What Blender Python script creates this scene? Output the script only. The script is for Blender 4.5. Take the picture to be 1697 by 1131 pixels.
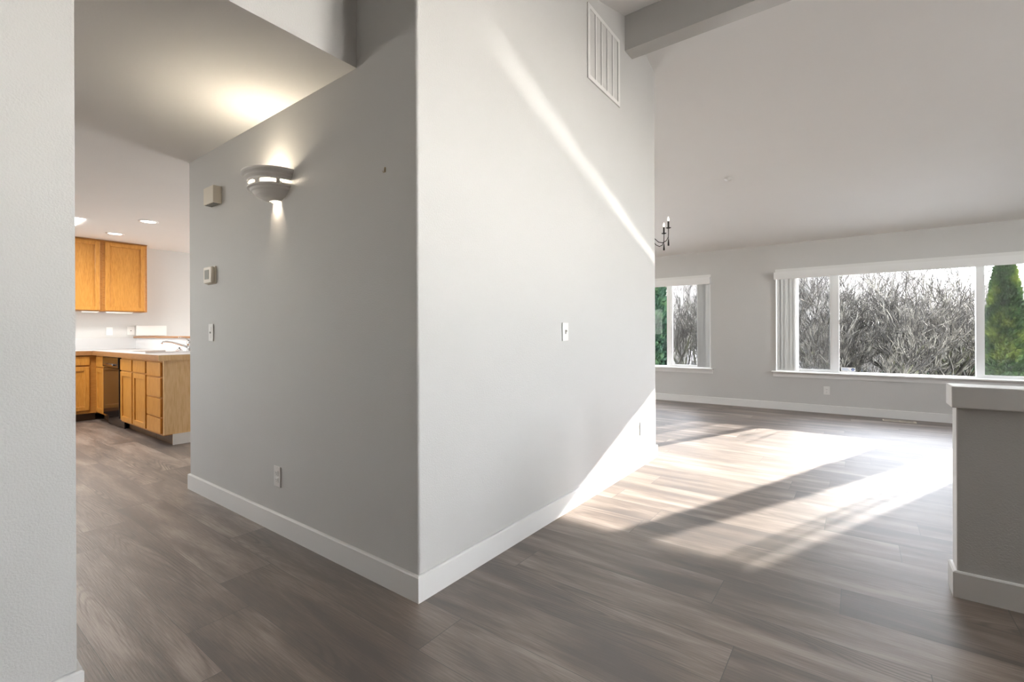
import bpy, bmesh, math, random
from mathutils import Vector, Matrix
random.seed(7)
S = bpy.context.scene
COL = S.collection
for o in list(bpy.data.objects): bpy.data.objects.remove(o)

# ---------------------------------------------------------------- camera
EYE = 1.12
cam_d = bpy.data.cameras.new('camera'); cam = bpy.data.objects.new('camera', cam_d); COL.objects.link(cam)
cam_d.sensor_width = 36.0; cam_d.lens = 773.0 / 1697.0 * 36.0
cam_d.shift_y = -11.2 / 1697.0; cam_d.clip_start = 0.05; cam_d.clip_end = 300
yaw = math.radians(36.6); roll = 0.004
Fv = Vector((-math.sin(yaw), math.cos(yaw), 0)); Rv = Vector((math.cos(yaw), math.sin(yaw), 0)); Uv = Vector((0, 0, 1))
R2 = Rv * math.cos(roll) - Uv * math.sin(roll); U2 = Uv * math.cos(roll) + Rv * math.sin(roll)
m = Matrix(((R2.x, U2.x, -Fv.x, 0), (R2.y, U2.y, -Fv.y, 0), (R2.z, U2.z, -Fv.z, 0), (0, 0, 0, 1)))
cam.matrix_world = Matrix.Translation((0, 0, EYE)) @ m
S.camera = cam

# ---------------------------------------------------------------- exposure, world, sun, daylight, fill lamps
S.view_settings.view_transform = 'Standard'; S.view_settings.look = 'None'
S.view_settings.gamma = 1.0; S.view_settings.use_curve_mapping = False
S.view_settings.exposure = 0.10
S.cycles.max_bounces = 10; S.cycles.diffuse_bounces = 6; S.cycles.glossy_bounces = 4
S.cycles.transparent_max_bounces = 24; S.cycles.sample_clamp_indirect = 6.0
S.cycles.light_sampling_threshold = 0.0; S.cycles.use_light_tree = False; S.cycles.caustics_reflective = False; S.cycles.caustics_refractive = False

W = bpy.data.worlds.new('world'); S.world = W; W.use_nodes = True
wn = W.node_tree.nodes; wl = W.node_tree.links
sky = wn.new('ShaderNodeTexSky'); sky.sky_type = 'NISHITA'; sky.sun_disc = False
sky.sun_elevation = math.radians(19); sky.sun_rotation = math.radians(65); sky.air_density = 1.0; sky.dust_density = 0.2; sky.ozone_density = 3.0
hs_ = wn.new('ShaderNodeHueSaturation'); hs_.inputs['Saturation'].default_value = 0.2; wl.new(sky.outputs[0], hs_.inputs['Color']); wl.new(hs_.outputs[0], wn['Background'].inputs['Color']); wn['Background'].inputs['Strength'].default_value = 3.2

SUN_DIR = Vector((-0.41, -1.0, -0.36)).normalized()
sd = bpy.data.lights.new('sun', 'SUN'); sd.energy = 31.0; sd.angle = math.radians(0.6); sd.color = (1.0, 0.94, 0.86)
so = bpy.data.objects.new('sun', sd); COL.objects.link(so); so.location = (6, 22, 9)
so.rotation_euler = SUN_DIR.to_track_quat('-Z', 'Y').to_euler()

def area(name, loc, direction, sx, sy, energy, color=(1, 1, 1), spread=180, portal=False):
    d = bpy.data.lights.new(name, 'AREA'); d.shape = 'RECTANGLE'; d.size = sx; d.size_y = sy; d.energy = energy
    d.color = color; d.spread = math.radians(spread)
    if portal: d.cycles.is_portal = True
    o = bpy.data.objects.new(name, d); COL.objects.link(o); o.location = loc
    o.rotation_euler = Vector(direction).to_track_quat('-Z', 'Y').to_euler()
    return o
FILL_COL = (1.0, 0.985, 0.965)
# sky portals at the seen windows, then fill lamps at added unseen windows
area('portal_picture_window', (0.47, 8.02, 1.28), (0, -1, 0), 2.9, 1.42, 1, portal=True)
area('portal_dining_window', (-2.6, 8.02, 1.28), (0, -1, 0), 1.42, 1.42, 1, portal=True)
area('fill_living_window', (4.50, 3.75, 2.15), (-1, 0, 0.25), 1.6, 1.75, 34, FILL_COL)
area('fill_entry_window', (4.50, 2.40, 1.75), (-1, 0, 0), 0.45, 1.7, 40, FILL_COL)
area('fill_nook_window', (-6.2, 8.02, 1.25), (0, -1, 0), 2.2, 1.9, 370, FILL_COL)
area('fill_kitchen_window', (-6.8, -1.97, 1.55), (0, 1, 0), 1.5, 1.0, 16, FILL_COL)
# narrow lamps added before the sill stand in for sun reflected off it
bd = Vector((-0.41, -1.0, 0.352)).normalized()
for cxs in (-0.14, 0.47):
    lo_ = area('sill_streak_lamp', (cxs + 0.06, 7.745 - 0.17, 0.545 + 0.060), bd, 0.62, 0.028, 0.25, (1, 0.97, 0.9), spread=2.1)
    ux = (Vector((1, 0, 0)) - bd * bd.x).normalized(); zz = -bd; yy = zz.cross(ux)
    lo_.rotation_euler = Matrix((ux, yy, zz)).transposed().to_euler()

# ---------------------------------------------------------------- node helpers
def newmat(name):
    mt = bpy.data.materials.new(name); mt.use_nodes = True
    return mt, mt.node_tree.nodes, mt.node_tree.links, mt.node_tree.nodes['Principled BSDF']
def simple(name, col, rough=0.5, metal=0.0, spec=0.5, emit=None, estr=0.0, bump=None):
    mt, n, l, b = newmat(name)
    b.inputs['Roughness'].default_value = rough; b.inputs['Metallic'].default_value = metal
    b.inputs['Specular IOR Level'].default_value = spec
    tc = n.new('ShaderNodeTexCoord'); no = n.new('ShaderNodeTexNoise'); no.inputs['Scale'].default_value = 3.0
    l.new(tc.outputs['Object'], no.inputs['Vector'])
    mx = n.new('ShaderNodeMix'); mx.data_type = 'RGBA'
    mx.inputs['A'].default_value = tuple(c * 0.985 for c in col) + (1,); mx.inputs['B'].default_value = tuple(min(1, c * 1.015) for c in col) + (1,)
    l.new(no.outputs['Fac'], mx.inputs['Factor']); l.new(mx.outputs['Result'], b.inputs['Base Color'])
    if emit: b.inputs['Emission Color'].default_value = tuple(emit) + (1,); b.inputs['Emission Strength'].default_value = estr
    if bump:
        sc, st, dist = bump
        nb = n.new('ShaderNodeTexNoise'); nb.inputs['Scale'].default_value = sc; nb.inputs['Detail'].default_value = 3
        l.new(tc.outputs['Object'], nb.inputs['Vector'])
        bu = n.new('ShaderNodeBump'); bu.inputs['Strength'].default_value = st; bu.inputs['Distance'].default_value = dist
        l.new(nb.outputs['Fac'], bu.inputs['Height']); l.new(bu.outputs['Normal'], b.inputs['Normal'])
    return mt
def math_node(n, l, op, a, b=None, c=None):
    x = n.new('ShaderNodeMath'); x.operation = op
    for i, v in enumerate((a, b, c)):
        if v is None: continue
        if hasattr(v, 'links'): l.new(v, x.inputs[i])
        else: x.inputs[i].default_value = v
    return x.outputs[0]
def ramp(n, l, fac, stops):
    r = n.new('ShaderNodeValToRGB'); e = r.color_ramp.elements
    while len(e) < len(stops): e.new(0.5)
    for i, (p, c) in enumerate(stops): e[i].position = p; e[i].color = tuple(c) + (1,)
    l.new(fac, r.inputs[0]); return r.outputs[0]

M = {}
M['wall'] = simple('wall_paint', (0.592, 0.586, 0.572), 0.75, spec=0.3, bump=(170, 0.55, 0.002))
M['ceil'] = simple('ceiling_paint', (0.89, 0.89, 0.88), 0.85, spec=0.2, bump=(120, 0.3, 0.002))
M['trim'] = simple('trim_paint', (0.80, 0.795, 0.78), 0.38)
M['white'] = simple('white_plastic', (0.80, 0.79, 0.77), 0.35)
M['almond'] = simple('almond_plastic', (0.74, 0.68, 0.58), 0.4)
M['vinyl'] = simple('white_vinyl', (0.84, 0.84, 0.83), 0.35)
M['vane'] = simple('blind_vane', (0.62, 0.62, 0.61), 0.5)
M['dark'] = simple('dark_slot', (0.03, 0.03, 0.03), 0.6)
M['lcd'] = simple('grey_lcd', (0.30, 0.30, 0.27), 0.25)
M['grille'] = simple('grille_enamel', (0.78, 0.77, 0.75), 0.4)
M['iron'] = simple('dark_iron', (0.03, 0.027, 0.025), 0.5, metal=0.6)
M['chrome'] = simple('chrome', (0.75, 0.76, 0.78), 0.12, metal=1.0)
M['plaster'] = simple('white_plaster', (0.84, 0.83, 0.81), 0.6)
M['laminate'] = simple('white_laminate', (0.64, 0.64, 0.645), 0.3)
M['black'] = simple('black_gloss', (0.012, 0.010, 0.010), 0.12)
M['bulb'] = simple('bulb_glow', (0.9, 0.9, 0.85), 0.3, emit=(1, 0.95, 0.85), estr=1.6)
M['lampglow'] = simple('lamp_glow', (0.9, 0.9, 0.85), 0.3, emit=(1, 0.86, 0.62), estr=6.0)
M['downlight'] = simple('downlight_glow', (0.9, 0.9, 0.9), 0.3, emit=(1, 0.98, 0.94), estr=6.0)
M['brass'] = simple('dull_brass', (0.35, 0.27, 0.15), 0.4, metal=0.9)
M['green'] = None

def wood(name, c1, c2, c3, axis='Z', rough=0.35, sc=1.0):
    mt, n, l, b = newmat(name)
    tc = n.new('ShaderNodeTexCoord'); mp = n.new('ShaderNodeMapping')
    s = {'X': (0.9, 9, 9), 'Y': (9, 0.9, 9), 'Z': (9, 9, 0.9)}[axis]
    mp.inputs['Scale'].default_value = tuple(v * sc for v in s); l.new(tc.outputs['Object'], mp.inputs['Vector'])
    no = n.new('ShaderNodeTexNoise'); no.inputs['Scale'].default_value = 1.2; no.inputs['Detail'].default_value = 2; no.inputs['Distortion'].default_value = 0.8
    l.new(mp.outputs[0], no.inputs['Vector'])
    rings = math_node(n, l, 'SINE', math_node(n, l, 'MULTIPLY', no.outputs['Fac'], 46.0))
    fine = n.new('ShaderNodeTexNoise'); fine.inputs['Scale'].default_value = 14; fine.inputs['Detail'].default_value = 4; l.new(mp.outputs[0], fine.inputs['Vector'])
    f = math_node(n, l, 'ADD', math_node(n, l, 'MULTIPLY', rings, 0.06), fine.outputs['Fac'])
    l.new(ramp(n, l, f, [(0.25, c1), (0.5, c2), (0.8, c3)]), b.inputs['Base Color'])
    b.inputs['Roughness'].default_value = rough
    return mt
M['oak'] = wood('honey_oak', (0.42, 0.175, 0.028), (0.52, 0.235, 0.042), (0.60, 0.29, 0.065))
M['oakx'] = wood('honey_oak_rail', (0.36, 0.15, 0.028), (0.46, 0.20, 0.04), (0.52, 0.24, 0.06), axis='Y')
M['oakedge'] = wood('oak_counter_edge', (0.26, 0.12, 0.04), (0.32, 0.15, 0.055), (0.38, 0.19, 0.07), axis='X')
M['toe'] = wood('brown_toe_kick', (0.06, 0.03, 0.014), (0.09, 0.045, 0.02), (0.12, 0.06, 0.03), axis='X')
M['oaklit'] = wood('lit_oak_panel', (0.66, 0.42, 0.19), (0.74, 0.50, 0.25), (0.80, 0.57, 0.31), sc=0.8)  # pale oak, lightened again for the light falling on the end side

# plank floor: rows run along X
def floor_mat():
    mt, n, l, b = newmat('plank_floor')
    tc = n.new('ShaderNodeTexCoord'); sp = n.new('ShaderNodeSeparateXYZ'); l.new(tc.outputs['Object'], sp.inputs[0])
    PW, PL = 0.228, 1.52
    yr = math_node(n, l, 'DIVIDE', math_node(n, l, 'ADD', sp.outputs[1], 20 * PW - 0.9 + PW), PW)
    row = math_node(n, l, 'FLOOR', yr); fy = math_node(n, l, 'FRACT', yr)
    wr = n.new('ShaderNodeTexWhiteNoise'); wr.noise_dimensions = '1D'; l.new(row, wr.inputs['W'])
    xr = math_node(n, l, 'ADD', math_node(n, l, 'DIVIDE', math_node(n, l, 'ADD', sp.outputs[0], 40.0), PL), math_node(n, l, 'MULTIPLY', wr.outputs['Value'], 7.0))
    colm = math_node(n, l, 'FLOOR', xr); fx = math_node(n, l, 'FRACT', xr)
    idv = n.new('ShaderNodeCombineXYZ'); l.new(row, idv.inputs[0]); l.new(colm, idv.inputs[1])
    wp = n.new('ShaderNodeTexWhiteNoise'); wp.noise_dimensions = '3D'; l.new(idv.outputs[0], wp.inputs['Vector'])
    # grain coordinates shifted per plank
    off = n.new('ShaderNodeCombineXYZ'); l.new(math_node(n, l, 'MULTIPLY', wp.outputs['Value'], 53.0), off.inputs[0]); l.new(math_node(n, l, 'MULTIPLY', wp.outputs['Value'], 31.0), off.inputs[1])
    add = n.new('ShaderNodeVectorMath'); add.operation = 'ADD'; l.new(tc.outputs['Object'], add.inputs[0]); l.new(off.outputs[0], add.inputs[1])
    def noise(scale, s, det, dist=0.0):
        mp = n.new('ShaderNodeMapping'); mp.inputs['Scale'].default_value = s; l.new(add.outputs[0], mp.inputs['Vector'])
        no = n.new('ShaderNodeTexNoise'); no.inputs['Scale'].default_value = scale; no.inputs['Detail'].default_value = det; no.inputs['Distortion'].default_value = dist
        l.new(mp.outputs[0], no.inputs['Vector']); return no.outputs['Fac']
    broad = noise(1.0, (1.3, 7.5, 1), 3, 0.6)
    cath = noise(1.0, (0.75, 7.5, 1), 1, 0.2)
    fine = noise(1.0, (9, 190, 1), 3, 0.2)
    rings = math_node(n, l, 'SINE', math_node(n, l, 'MULTIPLY', cath, 120.0))
    ringmask = math_node(n, l, 'SMOOTH_MAX', math_node(n, l, 'SUBTRACT', noise(1.0, (0.9, 5.0, 1), 1), 0.5), 0.0, 0.05)
    rg = math_node(n, l, 'MULTIPLY', math_node(n, l, 'MULTIPLY', math_node(n, l, 'POWER', math_node(n, l, 'MULTIPLY_ADD', rings, 0.5, 0.5), 3.0), ringmask), -1.5)
    f = math_node(n, l, 'ADD', math_node(n, l, 'MULTIPLY_ADD', broad, 1.25, -0.13), math_node(n, l, 'MULTIPLY', math_node(n, l, 'SUBTRACT', wp.outputs['Value'], 0.5), 0.22))
    f = math_node(n, l, 'ADD', f, math_node(n, l, 'MULTIPLY', math_node(n, l, 'SUBTRACT', fine, 0.5), 0.55))
    f = math_node(n, l, 'ADD', f, rg)
    col = ramp(n, l, f, [(0.22, (0.048, 0.030, 0.022)), (0.45, (0.098, 0.068, 0.050)), (0.62, (0.176, 0.131, 0.102)), (0.82, (0.290, 0.238, 0.202))])
    # seams
    def edge(fr, w):
        a = math_node(n, l, 'LESS_THAN', fr, w); c = math_node(n, l, 'GREATER_THAN', fr, 1 - w)
        return math_node(n, l, 'MAXIMUM', a, c)
    seam = math_node(n, l, 'MAXIMUM', edge(fy, 0.0045), edge(fx, 0.0009))
    mx = n.new('ShaderNodeMix'); mx.data_type = 'RGBA'; l.new(seam, mx.inputs['Factor']); l.new(col, mx.inputs['A']); mx.inputs['B'].default_value = (0.025, 0.019, 0.016, 1)
    l.new(mx.outputs['Result'], b.inputs['Base Color'])
    ro = math_node(n, l, 'ADD', math_node(n, l, 'MULTIPLY', fine, 0.12), 0.42); l.new(ro, b.inputs['Roughness'])
    b.inputs['Specular IOR Level'].default_value = 1.0; b.inputs['IOR'].default_value = 1.8
    bu = n.new('ShaderNodeBump'); bu.inputs['Strength'].default_value = 0.35; bu.inputs['Distance'].default_value = 0.0015
    h = math_node(n, l, 'SUBTRACT', math_node(n, l, 'ADD', fine, rg), math_node(n, l, 'MULTIPLY', seam, 1.2))
    l.new(h, bu.inputs['Height']); l.new(bu.outputs['Normal'], b.inputs['Normal'])
    return mt
M['floor'] = floor_mat()

def glass_mat(name, tint=(1, 1, 1), refl=0.12):
    mt = bpy.data.materials.new(name); mt.use_nodes = True; n = mt.node_tree.nodes; l = mt.node_tree.links; n.clear()
    out = n.new('ShaderNodeOutputMaterial'); tr = n.new('ShaderNodeBsdfTransparent'); tr.inputs[0].default_value = tuple(tint) + (1,)
    gl = n.new('ShaderNodeBsdfGlossy'); gl.inputs['Roughness'].default_value = 0.02
    fr = n.new('ShaderNodeFresnel'); fr.inputs[0].default_value = 1.45
    mi = n.new('ShaderNodeMixShader'); l.new(math_node(n, l, 'MULTIPLY', fr.outputs[0], refl), mi.inputs[0]); l.new(tr.outputs[0], mi.inputs[1]); l.new(gl.outputs[0], mi.inputs[2]); l.new(mi.outputs[0], out.inputs[0])
    return mt
M['glass'] = glass_mat('window_glass')
def screen_mat():
    mt = bpy.data.materials.new('insect_screen'); mt.use_nodes = True; n = mt.node_tree.nodes; l = mt.node_tree.links; n.clear()
    out = n.new('ShaderNodeOutputMaterial'); tr = n.new('ShaderNodeBsdfTransparent'); df = n.new('ShaderNodeBsdfDiffuse'); df.inputs[0].default_value = (0.22, 0.22, 0.22, 1)
    mi = n.new('ShaderNodeMixShader'); mi.inputs[0].default_value = 0.38
    l.new(tr.outputs[0], mi.inputs[1]); l.new(df.outputs[0], mi.inputs[2]); l.new(mi.outputs[0], out.inputs[0]); return mt
M['screen'] = screen_mat()

# ---------------------------------------------------------------- mesh helpers
class MB:
    def __init__(s): s.v = []; s.f = []; s.sm = []
    def add(s, vs, fs, smooth=False):
        o = len(s.v); s.v += [tuple(v) for v in vs]; s.f += [tuple(i + o for i in f) for f in fs]; s.sm += [smooth] * len(fs); return s
    def box(s, x0, x1, y0, y1, z0, z1):
        x0, x1 = min(x0, x1), max(x0, x1); y0, y1 = min(y0, y1), max(y0, y1); z0, z1 = min(z0, z1), max(z0, z1)
        return s.add([(x0, y0, z0), (x1, y0, z0), (x1, y1, z0), (x0, y1, z0), (x0, y0, z1), (x1, y0, z1), (x1, y1, z1), (x0, y1, z1)],
                     [(0, 3, 2, 1), (4, 5, 6, 7), (0, 1, 5, 4), (1, 2, 6, 5), (2, 3, 7, 6), (3, 0, 4, 7)])
    def bevbox(s, x0, x1, y0, y1, z0, z1, r=0.004, seg=2):
        bm = bmesh.new(); bmesh.ops.create_cube(bm, size=1.0)
        cx, cy, cz = (x0 + x1) / 2, (y0 + y1) / 2, (z0 + z1) / 2
        for v in bm.verts: v.co = Vector((cx + v.co.x * abs(x1 - x0), cy + v.co.y * abs(y1 - y0), cz + v.co.z * abs(z1 - z0)))
        bmesh.ops.bevel(bm, geom=bm.edges[:], offset=r, segments=seg, profile=0.5, affect='EDGES')
        bm.verts.index_update(); s.add([v.co[:] for v in bm.verts], [[v.index for v in f.verts] for f in bm.faces], False); bm.free(); return s
    def tube(s, pts, rad, n=8, cap=True):
        pts = [Vector(p) for p in pts]; rad = rad if hasattr(rad, '__len__') else [rad] * len(pts)
        t0 = (pts[1] - pts[0]).normalized(); up = Vector((0, 0, 1)) if abs(t0.z) < 0.9 else Vector((1, 0, 0))
        a = t0.cross(up).normalized(); vs = []; fs = []
        for i, p in enumerate(pts):
            t = (pts[min(i + 1, len(pts) - 1)] - pts[max(i - 1, 0)]).normalized()
            a = (a - t * a.dot(t)).normalized(); b = t.cross(a)
            for k in range(n):
                an = 2 * math.pi * k / n; vs.append(p + (a * math.cos(an) + b * math.sin(an)) * rad[i])
        for i in range(len(pts) - 1):
            for k in range(n):
                k2 = (k + 1) % n; fs.append((i * n + k, i * n + k2, (i + 1) * n + k2, (i + 1) * n + k))
        if cap: fs.append(tuple(range(n))[::-1]); fs.append(tuple((len(pts) - 1) * n + k for k in range(n)))
        return s.add(vs, fs, True)
    def lathe(s, prof, c, n=24, a0=0.0, a1=2 * math.pi):
        full = abs(a1 - a0 - 2 * math.pi) < 1e-6; m_ = n if full else n + 1; vs = []; fs = []
        for (r, z) in prof:
            for k in range(m_):
                an = a0 + (a1 - a0) * k / n; vs.append((c[0] + r * math.cos(an), c[1] + r * math.sin(an), c[2] + z))
        for i in range(len(prof) - 1):
            for k in range(n):
                k2 = (k + 1) % m_; fs.append((i * m_ + k, i * m_ + k2, (i + 1) * m_ + k2, (i + 1) * m_ + k))
        return s.add(vs, fs, True)
    def build(s, name, mat, parent=None, loc=None, bev=None):
        me = bpy.data.meshes.new(name); me.from_pydata(s.v, [], s.f); me.update()
        me.polygons.foreach_set('use_smooth', s.sm)
        o = bpy.data.objects.new(name, me); COL.objects.link(o)
        if mat: me.materials.append(mat)
        if parent:
            o.parent = parent
            if parent.type == 'EMPTY' or True:
                pl = Vector((0, 0, 0)); q = parent
                while q: pl += q.location; q = q.parent
                o.location = Vector(loc or (0, 0, 0)); me.transform(Matrix.Translation(-pl))
                o.location = (0, 0, 0)
        elif loc: me.transform(Matrix.Translation(-Vector(loc))); o.location = loc
        if bev:
            bm = bmesh.new(); bm.from_mesh(me); bmesh.ops.bevel(bm, geom=bm.edges[:], offset=bev, segments=2, affect='EDGES'); bm.to_mesh(me); bm.free()
        return o
def tag(o, label=None, cat=None, group=None, kind=None):
    if label: o['label'] = label
    if cat: o['category'] = cat
    if group: o['group'] = group
    if kind: o['kind'] = kind
    return o
def empty(name, loc, label=None, cat=None, group=None, kind=None):
    o = bpy.data.objects.new(name, None); COL.objects.link(o); o.location = loc; o.empty_display_size = 0.1
    return tag(o, label, cat, group, kind)
def struct(name, mb, mat, label=None, bev=None):
    return tag(mb.build(name, mat, bev=bev), label=label, cat=None, kind='structure')

# ---------------------------------------------------------------- room constants
XB, YB, YB2, XB2 = -1.484, 1.335, 4.18, -3.925      # central block
XL, YL = -1.90, 0.345                                # near left wall and its end
YW = 7.85                                            # window wall
XK = -8.75; XR = 4.4; YF = -1.9; TH = 0.16
BH = 0.11; BT = 0.014
def zfar(y): return 2.43 + 0.283 * (YW - y)
def znear(y): return max(3.65 - 0.31 * (3.517 - y), 2.436)

def holes_wall(axis, pos, a0, a1, z0, z1, holes, th):
    """solid wall with rectangular holes; axis 'Y' = plane of constant Y spanning X; th signed thickness"""
    mb = MB(); xs = sorted({a0, a1} | {h[0] for h in holes} | {h[1] for h in holes}); zs = sorted({z0, z1} | {h[2] for h in holes} | {h[3] for h in holes})
    for i in range(len(xs) - 1):
        for j in range(len(zs) - 1):
            cx, cz = (xs[i] + xs[i + 1]) / 2, (zs[j] + zs[j + 1]) / 2
            if any(h[0] < cx < h[1] and h[2] < cz < h[3] for h in holes): continue
            if axis == 'Y': mb.box(xs[i], xs[i + 1], pos, pos + th, zs[j], zs[j + 1])
            else: mb.box(pos, pos + th, xs[i], xs[i + 1], zs[j], zs[j + 1])
    return mb
def merged(o):
    bm = bmesh.new(); bm.from_mesh(o.data); bmesh.ops.remove_doubles(bm, verts=bm.verts[:], dist=1e-5)
    # interior duplicate faces between cells
    seen = {}
    for f in bm.faces: seen.setdefault(tuple(sorted(v.index for v in f.verts)), []).append(f)
    dead = [f for k in seen.values() if len(k) > 1 for f in k]
    bmesh.ops.delete(bm, geom=dead, context='FACES_ONLY'); bm.to_mesh(o.data); bm.free(); return o

struct('floor', MB().box(XK - 0.2, XR + 0.2, YF - 0.2, YW + TH, -0.12, 0.0), M['floor'])
# window wall
W1 = (-3.30, -1.886, 0.545, 2.06); W2 = (-0.985, 1.93, 0.545, 2.06); WN = (-7.3, -5.1, 0.30, 2.15)
merged(struct('wall_back', holes_wall('Y', YW, XK - 0.2, XR + 0.2, 0, 2.75, [W1, W2, WN], TH), M['wall']))
# central block: solid body with a bullnose front corner
def block():
    mb = MB(); r = 0.012
    pts = [(XB2, YB), (XB - r, YB)] + [(XB - r + r * math.sin(a), YB + r - r * math.cos(a)) for a in (math.pi / 8, math.pi / 4, 3 * math.pi / 8)] + [(XB, YB + r), (XB, YB2), (XB2, YB2)]
    n = len(pts); h = 3.9
    mb.add([(x, y, 0) for x, y in pts] + [(x, y, h) for x, y in pts], [(i, (i + 1) % n, n + (i + 1) % n, n + i) for i in range(n)] + [tuple(range(n, 2 * n))])
    return mb
struct('wall_center', block(), M['wall'])
# near left wall with the header over the hall opening
struct('wall_left', MB().box(XL - 0.14, XL, YF, YL, 0, 3.6), M['wall'])
hd = struct('wall_header', MB().box(XL - 0.14, XL, YL, YB + 0.01, 2.3815, 3.6), M['wall']); hd.data.materials.append(M['ceil']); hd.data.polygons[0].material_index = 1
struct('wall_kitchen', MB().box(XK - TH, XK, YF, YW, 0, 2.7), M['wall'])
WR1 = (2.95, 4.55, 1.25, 3.05); WR2 = (2.15, 2.65, 0.9, 2.6)
merged(struct('wall_right', holes_wall('X', XR, YF, YW, 0, 3.95, [WR1, WR2], TH), M['wall']))
merged(struct('wall_front', holes_wall('Y', YF, XK, XR, 0, 3.3, [(-7.6, -6.0, 1.05, 2.1)], -TH), M['wall']))
# wall above the kitchen ceiling, closing the vault on the left
struct('wall_vault', MB().box(XB2 - 0.14, XB2, YB2, YW, 2.385, 3.9), M['wall'])
# ceilings
def slab(x0, x1, prof, t=0.12):
    mb = MB()
    for (ya, za), (yb, zb) in zip(prof[:-1], prof[1:]):
        mb.add([(x0, ya, za), (x1, ya, za), (x1, yb, zb), (x0, yb, zb), (x0, ya, za + t), (x1, ya, za + t), (x1, yb, zb + t), (x0, yb, zb + t)],
               [(0, 3, 2, 1), (4, 5, 6, 7), (0, 1, 5, 4), (1, 2, 6, 5), (2, 3, 7, 6), (3, 0, 4, 7)])
    return mb
ynk = 3.517 - (3.65 - 2.436) / 0.31
struct('ceiling', slab(XB2 - 0.14, XR + 0.1, [(YF - 0.1, 2.436), (ynk, 2.436), (3.59, 3.672), (YW + 0.05, zfar(YW + 0.05))]), M['ceil'])
def hall_ceiling():
    mb = MB()
    for (xa, xb, za, zb, ya, yb) in ((XB2, XL - 0.0005, 2.382, 2.382, YF, YB + 0.02), (XK - 0.05, XB2, 2.462, 2.382, YF, YW)):
        mb.add([(xa, ya, za), (xb, ya, zb), (xb, yb, zb), (xa, yb, za), (xa, ya, za + .1), (xb, ya, zb + .1), (xb, yb, zb + .1), (xa, yb, za + .1)],
               [(0, 3, 2, 1), (4, 5, 6, 7), (0, 1, 5, 4), (1, 2, 6, 5), (2, 3, 7, 6), (3, 0, 4, 7)])
    return mb
struct('ceiling_hall', hall_ceiling(), M['ceil'])
struct('trim_1', MB().box(XB + 0.001, XR - 0.002, 3.517, 3.664, 3.372, 3.66), M['wall'], 'painted ridge beam along the vaulted ceiling')

# half wall (right foreground)
HX, HY, HY2 = 0.337, 2.714, 2.822
struct('wall_half', MB().box(HX, XR - 0.01, HY, HY2, 0, 0.80), M['wall'])
struct('trim_2', MB().box(HX - 0.004, HX + 0.001, HY + 0.001, HY2 - 0.001, BH, 0.80), M['trim'], 'white end board of the half wall')
struct('trim_3', MB().bevbox(HX - 0.022, XR - 0.01, HY - 0.022, HY2 + 0.022, 0.802, 0.893, 0.004), M['trim'], 'white cap board on the half wall')

# baseboards (profile with small rounded top)
def base_run(mb, pts, side=1):
    """pts: polyline of wall faces, board projects to the left of travel (side=1)"""
    prof = [(0, 0), (BT, 0), (BT, BH - 0.006), (BT * 0.6, BH - 0.001), (0, BH)]
    P = [Vector(p).to_2d() if False else Vector((p[0], p[1])) for p in pts]; rings = []
    for i, p in enumerate(P):
        d0 = (P[i] - P[i - 1]).normalized() if i else (P[1] - P[0]).normalized(); d1 = (P[i + 1] - P[i]).normalized() if i < len(P) - 1 else d0
        n0 = Vector((-d0.y, d0.x)) * side; n1 = Vector((-d1.y, d1.x)) * side; nn = (n0 + n1); nn = nn / max(nn.dot(n0), 1e-6)
        rings.append([(p.x + nn.x * a, p.y + nn.y * a, z) for a, z in prof])
    k = len(prof); vs = [v for r in rings for v in r]; fs = []
    for i in range(len(rings) - 1):
        for j in range(k): fs.append((i * k + j, i * k + (j + 1) % k, (i + 1) * k + (j + 1) % k, (i + 1) * k + j))
    fs.append(tuple(range(k))); fs.append(tuple((len(rings) - 1) * k + j for j in range(k))); mb.add(vs, fs); return mb
def fixn(o):
    bm = bmesh.new(); bm.from_mesh(o.data); bmesh.ops.recalc_face_normals(bm, faces=bm.faces[:]); bm.to_mesh(o.data); bm.free(); return o
e = 0.0005
fixn(struct('baseboard_center', base_run(MB(), [(XB2 - e, YB2), (XB2 - e, YB - e), (XB + e, YB - e), (XB + e, YB2 + e), (XB2, YB2 + e)], side=-1), M['trim']))
fixn(struct('baseboard_left', base_run(MB(), [(XL + e, YF + 0.02), (XL + e, YL + e), (XL - 0.14, YL + e)], side=-1), M['trim']))
fixn(struct('baseboard_back', base_run(MB(), [(XR - 0.02, YW - e), (-5.0, YW - e)], side=1), M['trim']))
fixn(struct('baseboard_half', base_run(MB(), [(XR - 0.02, HY2 + e), (HX - 0.004 - e, HY2 + e), (HX - 0.004 - e, HY - e), (XR - 0.02, HY - e)], side=-1), M['trim']))
fixn(struct('baseboard_right', base_run(MB(), [(XR - e, HY2 + 0.03), (XR - e, YW - 0.03)], side=1), M['trim']))

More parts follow.
